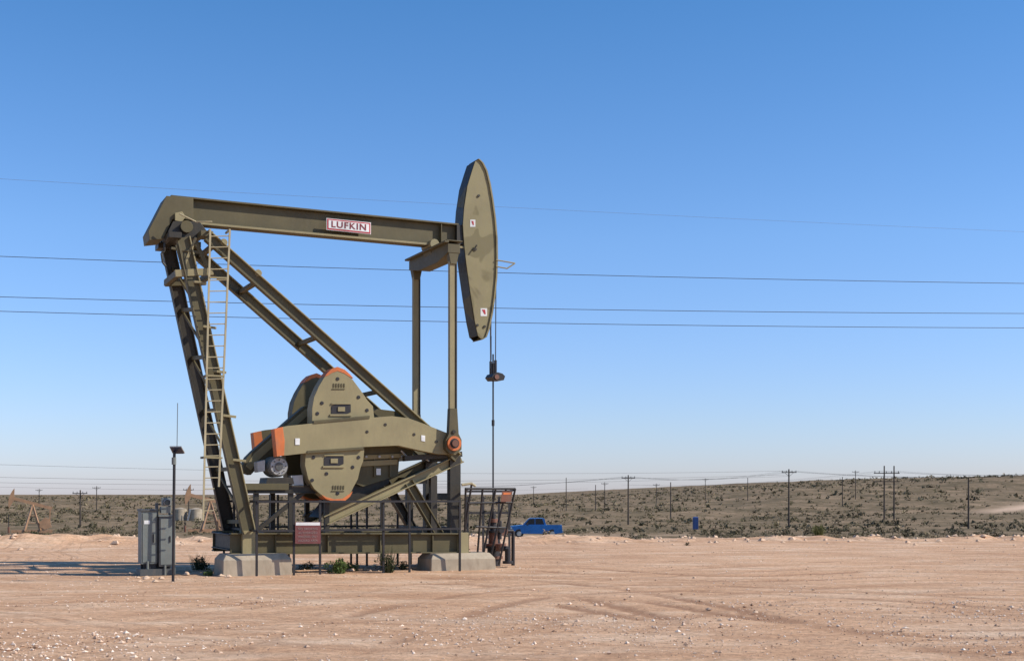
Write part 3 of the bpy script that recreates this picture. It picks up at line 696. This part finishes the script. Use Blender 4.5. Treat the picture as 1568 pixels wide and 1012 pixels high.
g=G('caution_sign'); sprism(g,[(768,752),(784,752),(781,768),(766,768)],vt,vt-.04,vt-.03,M_rust); sprism(g,[(770,754),(781,754),(780.5,757),(769.5,757)],vt,vt-.046,vt-.041,M_or); g.done(WG)
WH=empty('wellhead',W(uc,0,0))
g=G('casing_and_valves')
z=-.05
for r,h,m in ((.20,.25,M_blk),(.27,.07,M_rust),(.16,.22,M_blk),(.25,.06,M_blk),(.25,.06,M_rust),(.13,.3,M_rust),(.2,.06,M_blk),(.09,.22,M_blk),(.13,.10,M_rust),(.07,.2,M_blk)):
    g.cyl(W(uc,0,z),W(uc,0,z+h),r,m,16); z+=h
g.cyl(W(uc,0,.5),W(uc+.1,-.75,.5),.07,M_blk,12); g.cyl(W(uc+.1,-.75,.5),W(uc+.1,-.75,.12),.08,M_blk,12); g.cyl(W(uc+.05,-.4,.42),W(uc+.05,-.4,.62),.14,M_rust,12)
g.cyl(W(uc+.1,-.75,.10),W(uc+.1,-.75,.17),.14,M_blk,12)
g.cyl(W(uc,0,.95),W(uc+.6,0,.95),.05,M_blk,12); g.cyl(W(uc+.6,0,.95),W(uc+.6,0,-.1),.05,M_blk,12)
g.cyl(W(uc+.25,-.12,.95),W(uc+.25,-.15,.95),.13,M_rust,16); g.cyl(W(uc+.25,0,.95),W(uc+.25,-.12,.95),.02,M_blk,8)
g.cyl(W(uc-.05,-.55,.75),W(uc-.05,-.55,1.25),.06,M_blk,10); g.cyl(W(uc-.05,-.55,1.0),W(uc-.05,-.7,1.0),.09,M_blk,10)
g.done(WH,.004)
# ------------------------------------------------------------------ electrical cabinet
D0=31.6; C0=D3(238,880,D0); EC=empty('electrical_cabinet',(C0.x,C0.y,0))
def EL(a,b,z): return Vector((C0.x,C0.y,0))+F3*a+L3*b+Z3*z
def ebox(g,a0,a1,b0,b1,z0,z1,m): g.prism([EL(a0,b0,z0),EL(a1,b0,z0),EL(a1,b1,z0),EL(a0,b1,z0)],[EL(a0,b0,z1),EL(a1,b0,z1),EL(a1,b1,z1),EL(a0,b1,z1)],m)
g=G('cabinets')
ebox(g,-.34,.02,-.05,.45,.28,1.55,M_gray); ebox(g,-.36,.04,-.08,.48,1.55,1.60,M_grayd)
ebox(g,-.31,-.01,-.065,-.05,.32,1.5,M_gray)
ebox(g,.07,.40,-.12,.3,.22,1.42,M_grayd); ebox(g,.05,.42,-.14,.32,1.42,1.46,M_gray)
ebox(g,.10,.37,-.135,-.12,.26,1.37,M_gray)
ebox(g,-.07,-.045,-.09,-.065,.8,1.0,M_blk); ebox(g,.31,.335,-.16,-.135,.8,.95,M_blk)
ebox(g,.0,.07,0,.06,-.1,1.75,M_grayd); ebox(g,.33,.38,.1,.16,-.1,1.9,M_grayd); ebox(g,-.33,-.28,.1,.16,-.1,.3,M_blk)
ebox(g,.12,.36,-.1,.1,1.5,1.66,M_gray); ebox(g,.16,.38,-.05,.12,1.68,1.88,M_gray)
ebox(g,-.38,.44,-.15,.5,.0,.16,M_grayd); ebox(g,-.28,.34,0,.1,.16,.3,M_blk)
g.cyl(EL(.27,-.12,1.76),EL(.27,-.05,1.76),.07,M_glass,16); g.cyl(EL(.27,-.09,1.76),EL(.27,-.05,1.76),.085,M_steel,16)
g.pipe([EL(.45,0,0),EL(.45,0,1.3),EL(.38,0,1.45)],.025,M_gray)
g.pipe([EL(-.2,-.1,0),EL(-.2,-.1,.35)],.03,M_gray); g.pipe([EL(.2,-.16,0),EL(.2,-.16,.25)],.03,M_gray)
ebox(g,-.28,-.14,-.07,-.066,1.24,1.33,M_white)
g.done(EC,.006)
Dp=H*FPX/(890-HZ); B0_=D3(262,890,Dp); AP=empty('solar_antenna_pole',(B0_.x,B0_.y,0))
g=G('pole_and_panel')
T=D3(267,692,Dp); g.cyl((T.x-.03,T.y,-.05),T,.032,M_blk,10)
c=D3(271,689,Dp)
g.prism([c+Vector((-.14,-.10,.06)),c+Vector((.13,-.12,.06)),c+Vector((.16,.06,-.07)),c+Vector((-.12,.08,-.07))],[c+Vector((-.14,-.10,.085)),c+Vector((.13,-.12,.085)),c+Vector((.16,.06,-.045)),c+Vector((-.12,.08,-.045))],M_steel)
g.cyl(c,D3(272,617,Dp),.008,M_grayd,6); g.beam(T-Z3*.05,c+Vector((0,0,.02)),.03,.03,M_blk)
g.cyl(T-Z3*.28-Vector((0,.04,0)),T-Z3*.12-Vector((0,.04,0)),.05,M_gray,10)
pv=[c+Vector((-.12,-.115,.052)),c+Vector((.12,-.13,.052)),c+Vector((.14,.05,-.074)),c+Vector((-.10,.06,-.074))]
g.prism(pv,[p-Vector((0,.0,.006)) for p in pv],M_pv)
g.done(AP)
# ------------------------------------------------------------------ utility poles & wires
def upole(px,ytop,D,arms=1,lean=0,r=.14,base=None):
    T=D3(px,ytop,D); zb_=float(ter(T.x,T.y)); e=empty('utility_pole',(T.x,T.y,zb_))
    g=G('shaft_and_crossarm'); g.cyl((T.x+lean,T.y,zb_-.5),T,r*1.25,M_wood,10,r*.8)
    for k in range(arms):
        z=T.z-.6-k*1.1; g.beam((T.x-1.3,T.y-.2,z),(T.x+1.3,T.y-.2,z+.02),.12,.14,M_wood)
        for a in (-1.2,-.5,.5,1.2): g.cyl((T.x+a,T.y-.2,z+.07),(T.x+a,T.y-.2,z+.35),.06,M_grayd,8)
        g.beam((T.x-.8,T.y-.2,z),(T.x,T.y-.15,z-.7),.05,.05,M_wood); g.beam((T.x+.8,T.y-.2,z),(T.x,T.y-.15,z-.7),.05,.05,M_wood)
    g.done(e); return T
def wire(g,a,b,sag,r,n=14,m=None):
    pts=[a.lerp(b,i/n)-Z3*sag*4*(i/n)*(1-i/n) for i in range(n+1)]
    g.pipe(pts,r,m or M_wire,5)
pA=upole(962,727,250); pB=upole(1208,718,230); upole(1483,732,210,0,r=.13); upole(867,731,420,0); upole(1027,738,330,0)
upole(1310,720,480,1); upole(1145,731,520,0); upole(926,738,480,1); upole(1080,732,560,1); upole(123,750,230,1); upole(148,744,420,1)
upole(289,746,320,1); upole(817,744,600,1); upole(912,742,420,0); upole(60,748,500,1); upole(1005,740,520,1); upole(1290,730,430,0)
T1=D3(1354,713,300);T2=D3(1369,713,300); zb_=min(float(ter(T1.x,T1.y)),float(ter(T2.x,T2.y))); HF=empty('h_frame_utility_pole',(T1.x,T1.y,zb_))
g=G('poles_and_crossarms')
for T in (T1,T2): g.cyl((T.x,T.y,zb_-.5),T,.2,M_wood,10,.14)
for dz in (1.7,3.6): g.beam((T1.x-2.4,T1.y-.2,T1.z-dz),(T2.x+1.2,T1.y-.2,T1.z-dz),.14,.2,M_wood)
for x in (-2.2,-1.2,.4,1.6,3.2): g.cyl((T1.x+x,T1.y-.2,T1.z-1.6),(T1.x+x,T1.y-.2,T1.z-1.2),.09,M_grayd,8)
g.done(HF)
g=G('overhead_power_lines')
def lin(px0,y0,d0,px1,y1,d1,sag,r,m=None):
    a=D3(px0,y0,d0); b=D3(px1,y1,d1); a2=a+(a-b)*.22; b2=b+(b-a)*.22
    wire(g,a2,b2,sag,r,26,m); return a2,b2
e1=[lin(0,387,55,1568,429,62,.30,.0135),lin(0,449,55,1568,475,62,.30,.0135),lin(0,471,55,1568,497,62,.30,.0135)]
e2=[lin(0,270,50,1568,352,66,.2,.005,M_wirel)]
L0=D3(-150,706,180)
for dz,r in ((0,.016),(-1.9,.018),(-2.7,.016)):
    wire(g,L0+Z3*dz,pB+Z3*(dz*.35-.3),1.0,r,16)
for a in (-1.2,0,1.2):
    wire(g,pB+Vector((a,-.2,-.35)),pA+Vector((a,-.2,-.35)),1.0,.012); wire(g,pB+Vector((a,-.2,-.35)),D3(1700,722,200)+Vector((a,0,0)),1.0,.012)
    wire(g,pA+Vector((a,-.2,-.35)),D3(560,742,330)+Vector((a,0,a*.3)),1.2,.014)
for x in (-1.2,.4,3.2):
    wire(g,T1+Vector((x,-.2,-1.2)),D3(1720,716,260)+Vector((x,0,0)),1.2,.015); wire(g,T1+Vector((x,-.2,-1.2)),D3(960,742,520)+Vector((x*2,0,0)),1.5,.015)
wire(g,D3(-60,744,300),D3(900,748,420),1.0,.02,10)
g.done()
for idx in (0,1):
    tops=[e[idx] for e in e1]+[e2[0][idx]]; c=tops[0]
    e=empty('transmission_pole',(c.x,c.y,0)); g=G('shaft_and_arms'); zz=float(ter(c.x,c.y))
    g.cyl((c.x,c.y+.3,zz-.5),(c.x,c.y+.3,max(t.z for t in tops)+.4),.2,M_wood,12,.12)
    for t in tops: g.cyl((c.x,c.y+.3,t.z),t,.05,M_grayd,8)
    g.done(e)
# ------------------------------------------------------------------ distant pumpjacks
def minijack(px,D,s,dirx,name='oil_pumpjack',mat=M_tan,tilt=.35):
    X=(px-CX)/FPX*D; z0=float(ter(X,D)); e=empty(name,(X,D,z0)); g=G('frame_and_beam')
    ca,sa=math.cos(.3),math.sin(.3)
    def p(a,b,z): a*=dirx; return Vector((X+(a*ca-b*sa)*s,D+(a*sa+b*ca)*s,z0+z*s))
    for b in (-.6,.6): g.beam(p(-3,b,.25),p(3.2,b,.25),.25*s,.5*s,mat)
    for b in (-.5,.5): g.beam(p(-1.2,b*1.6,.4),p(0,b*.3,4.6),.25*s,.25*s,mat); g.beam(p(1.2,b*1.6,.4),p(0,b*.3,4.6),.25*s,.25*s,mat)
    for z,a in ((1.6,.85),(2.8,.5)): g.beam(p(-a,-.5,z),p(a,-.5,z),.1*s,.12*s,mat)
    t=tilt; h0=(3.0,4.8-3.0*t); t0=(-3.0,4.8+3.0*t)
    g.beam(p(t0[0],0,t0[1]),p(h0[0],0,h0[1]),.3*s,.5*s,mat)
    cs_=[]
    for k in range(7):
        q_=math.radians(-28+k*9)-math.atan(t); cs_.append((3.7*math.cos(q_),4.8+3.7*math.sin(q_)))
    A=[p(a,-.2,z) for a,z in cs_]+[p(h0[0]-.2,-.2,h0[1]+.3),p(h0[0]-.2,-.2,h0[1]-.3)]
    B=[p(a,.2,z) for a,z in cs_]+[p(h0[0]-.2,.2,h0[1]+.3),p(h0[0]-.2,.2,h0[1]-.3)]
    g.prism(A,B,mat)
    g.cyl(p(3.65,0,3.0),p(3.65,0,.0),.06*s,M_blk,6)
    g.cyl(p(3.65,0,0),p(3.65,0,1.0),.16*s,M_rust,10)
    for b in (-.75,.75):
        g.beam(p(t0[0]+.3,b,t0[1]),p(-2.6,b,1.9),.12*s,.14*s,mat)
        o6=((-.9,.9),(-.6,2.2),(.1,2.5),(.9,1.8),(.9,1.0),(.1,.6))
        g.prism([p(-2.0+q_,b-.12,w) for q_,w in o6],[p(-2.0+q_,b+.12,w) for q_,w in o6],mat)
    g.beam(p(-2.2,-.4,1.2),p(-1.4,-.4,1.2),.8*s,1.2*s,M_rust)
    g.done(e)
minijack(50,170,.80,-1,tilt=-.28)
minijack(322,175,.9,-1,tilt=-.25)
# ------------------------------------------------------------------ pickup truck
def truck():
    D=122; X=(820-CX)/FPX*D; z0=float(ter(X,D))
    print('truck top px',HZ-(z0+1.86-H)*FPX/D)
    e=empty('pickup_truck',(X,D,z0)); g=G('body')
    def p(a,b,z): return Vector((X+a*.88,D+b-a*.12,z0+z))
    def pr(pts,b0,b1,m): g.prism([p(a,b0,z) for a,z in pts],[p(a,b1,z) for a,z in pts],m)
    pr([(-2.75,.45),(-2.8,.85),(-2.65,1.10),(-1.35,1.22),(2.75,1.22),(2.8,.5),(2.0,.42),(-2.0,.42)],-.95,.95,M_blue)
    pr([(-1.35,1.22),(-.72,1.80),(-.5,1.86),(.75,1.86),(.95,1.78),(1.1,1.22)],-.82,.82,M_blue)
    for b in (-.835,.82):
        pr([(-1.12,1.27),(-.66,1.76),(-.12,1.80),(-.12,1.27)],b,b+.015,M_glass); pr([(-.02,1.27),(-.02,1.80),(.68,1.80),(.90,1.27)],b,b+.015,M_glass)
    g.prism([p(-1.30,-.72,1.26),p(-1.30,.72,1.26),p(-.76,.68,1.76),p(-.76,-.68,1.76)],[p(-1.33,-.72,1.26),p(-1.33,.72,1.26),p(-.79,.68,1.76),p(-.79,-.68,1.76)],M_glass)
    pr([(1.2,1.224),(2.65,1.224),(2.65,1.23),(1.2,1.23)],-.8,.8,M_blk)
    pr([(-2.86,.5),(-2.86,.75),(-2.78,.75),(-2.78,.5)],-.95,.95,M_steel); pr([(2.8,.5),(2.8,.7),(2.9,.7),(2.9,.5)],-.9,.9,M_steel)
    for a in (-1.75,1.75):
        for b in (-.97,.77):
            g.cyl(p(a,b,.42),p(a,b+.22,.42),.42,M_rub,20); g.cyl(p(a,b-.01,.42),p(a,b+.225,.42),.22,M_steel,14)
    for b in (-.97,.95): pr([(-2.8,.85),(-2.72,1.02),(-2.5,1.02),(-2.5,.85)],b,b+.02,M_white)
    g.beam(p(-.85,-1.0,1.3),p(-.85,-1.2,1.35),.15,.2,M_blk)
    g.done(e,.03)
truck()
def toilet():
    D=215; X=(1065-CX)/FPX*D; z0=float(ter(X,D)); e=empty('portable_toilet',(X,D,z0)); g=G('cabin')
    M_b2=paint('navy_plastic',(.02,.06,.20),dirt_amt=.2)
    b=[Vector((X+a,D+c,z0)) for a,c in ((-.42,-.42),(.42,-.42),(.42,.42),(-.42,.42))]; g.prism(b,[q_+Z3*1.9 for q_ in b],M_b2)
    t=[Vector((X+a,D+c,z0+1.9)) for a,c in ((-.46,-.46),(.46,-.46),(.46,.46),(-.46,.46))]; g.prism(t,[Vector((X+(q_.x-X)*.6,D+(q_.y-D)*.6,z0+2.1)) for q_ in t],M_b2)
    g.beam((X,D-.44,z0+.15),(X,D-.44,z0+1.8),.6,.03,M_b2,(1,0,0)); g.cyl((X+.3,D+.3,z0+1.9),(X+.3,D+.3,z0+2.4),.05,M_blk,8)
    g.done(e)
toilet()
def tanks():
    for px,D,r,h in ((276,300,1.5,2.6),(300,300,1.5,2.6)):
        X=(px-CX)/FPX*D; z0=float(ter(X,D)); e=empty('storage_tank',(X,D,z0)); g=G('shell')
        g.cyl((X,D,z0),(X,D,z0+h),r,M_conc,24); g.cyl((X,D,z0+h),(X,D,z0+h+.35),r*1.02,M_conc,24,.2)
        g.beam((X-r,D-r-.1,z0),(X-r*.6,D-r-.1,z0+h),.1,.4,M_steel); g.done(e)
tanks()
# ------------------------------------------------------------------ sky, sun, camera
SUN_EL=math.radians(38); az=Vector((1,-.15,0)).normalized()
sd=Vector((az.x*math.cos(SUN_EL),az.y*math.cos(SUN_EL),math.sin(SUN_EL)))
w=bpy.data.worlds.new('World'); sc.world=w; w.use_nodes=True; nt=w.node_tree
bg=nt.nodes['Background']; sky=nt.nodes.new('ShaderNodeTexSky'); sky.sky_type='NISHITA'; sky.sun_disc=False
sky.sun_elevation=SUN_EL; sky.sun_rotation=math.atan2(az.x,az.y); sky.altitude=900; sky.air_density=1.0; sky.dust_density=.8; sky.ozone_density=2.5
tc=nt.nodes.new('ShaderNodeTexCoord'); sp=nt.nodes.new('ShaderNodeSeparateXYZ'); nt.links.new(tc.outputs['Generated'],sp.inputs[0])
rp=ramp(nt,[(0,(.45,.445,.60)),(.05,(.44,.475,.62)),(.11,(.43,.50,.655)),(.19,(.41,.53,.68)),(.36,(.27,.49,.66)),(1,(.16,.32,.50))],sp.outputs[2])
mx=nt.nodes.new('ShaderNodeVectorMath'); mx.operation='MULTIPLY'; nt.links.new(sky.outputs[0],mx.inputs[0]); nt.links.new(rp.outputs[0],mx.inputs[1])
m3=nt.nodes.new('ShaderNodeVectorMath'); m3.operation='SCALE'; nt.links.new(mx.outputs[0],m3.inputs[0]); m3.inputs['Scale'].default_value=2.0
nt.links.new(m3.outputs[0],bg.inputs[0]); bg.inputs[1].default_value=.13
ld=bpy.data.lights.new('sun','SUN'); ld.energy=5.0; ld.angle=math.radians(.53); ld.color=(1,.94,.85)
lo=bpy.data.objects.new('sun',ld); sc.collection.objects.link(lo); lo.rotation_euler=sd.to_track_quat('Z','Y').to_euler(); lo.location=(40,0,60)
cd=bpy.data.cameras.new('camera'); cam=bpy.data.objects.new('camera',cd); sc.collection.objects.link(cam); sc.camera=cam
cam.location=(0,0,H); cam.rotation_euler=(math.radians(90),0,0); cd.sensor_width=36; cd.lens=36*FPX/1568; cd.shift_y=251/1568; cd.clip_end=20000; cd.clip_start=.1
sc.view_settings.view_transform='Standard'; sc.view_settings.look='None'; sc.view_settings.exposure=0
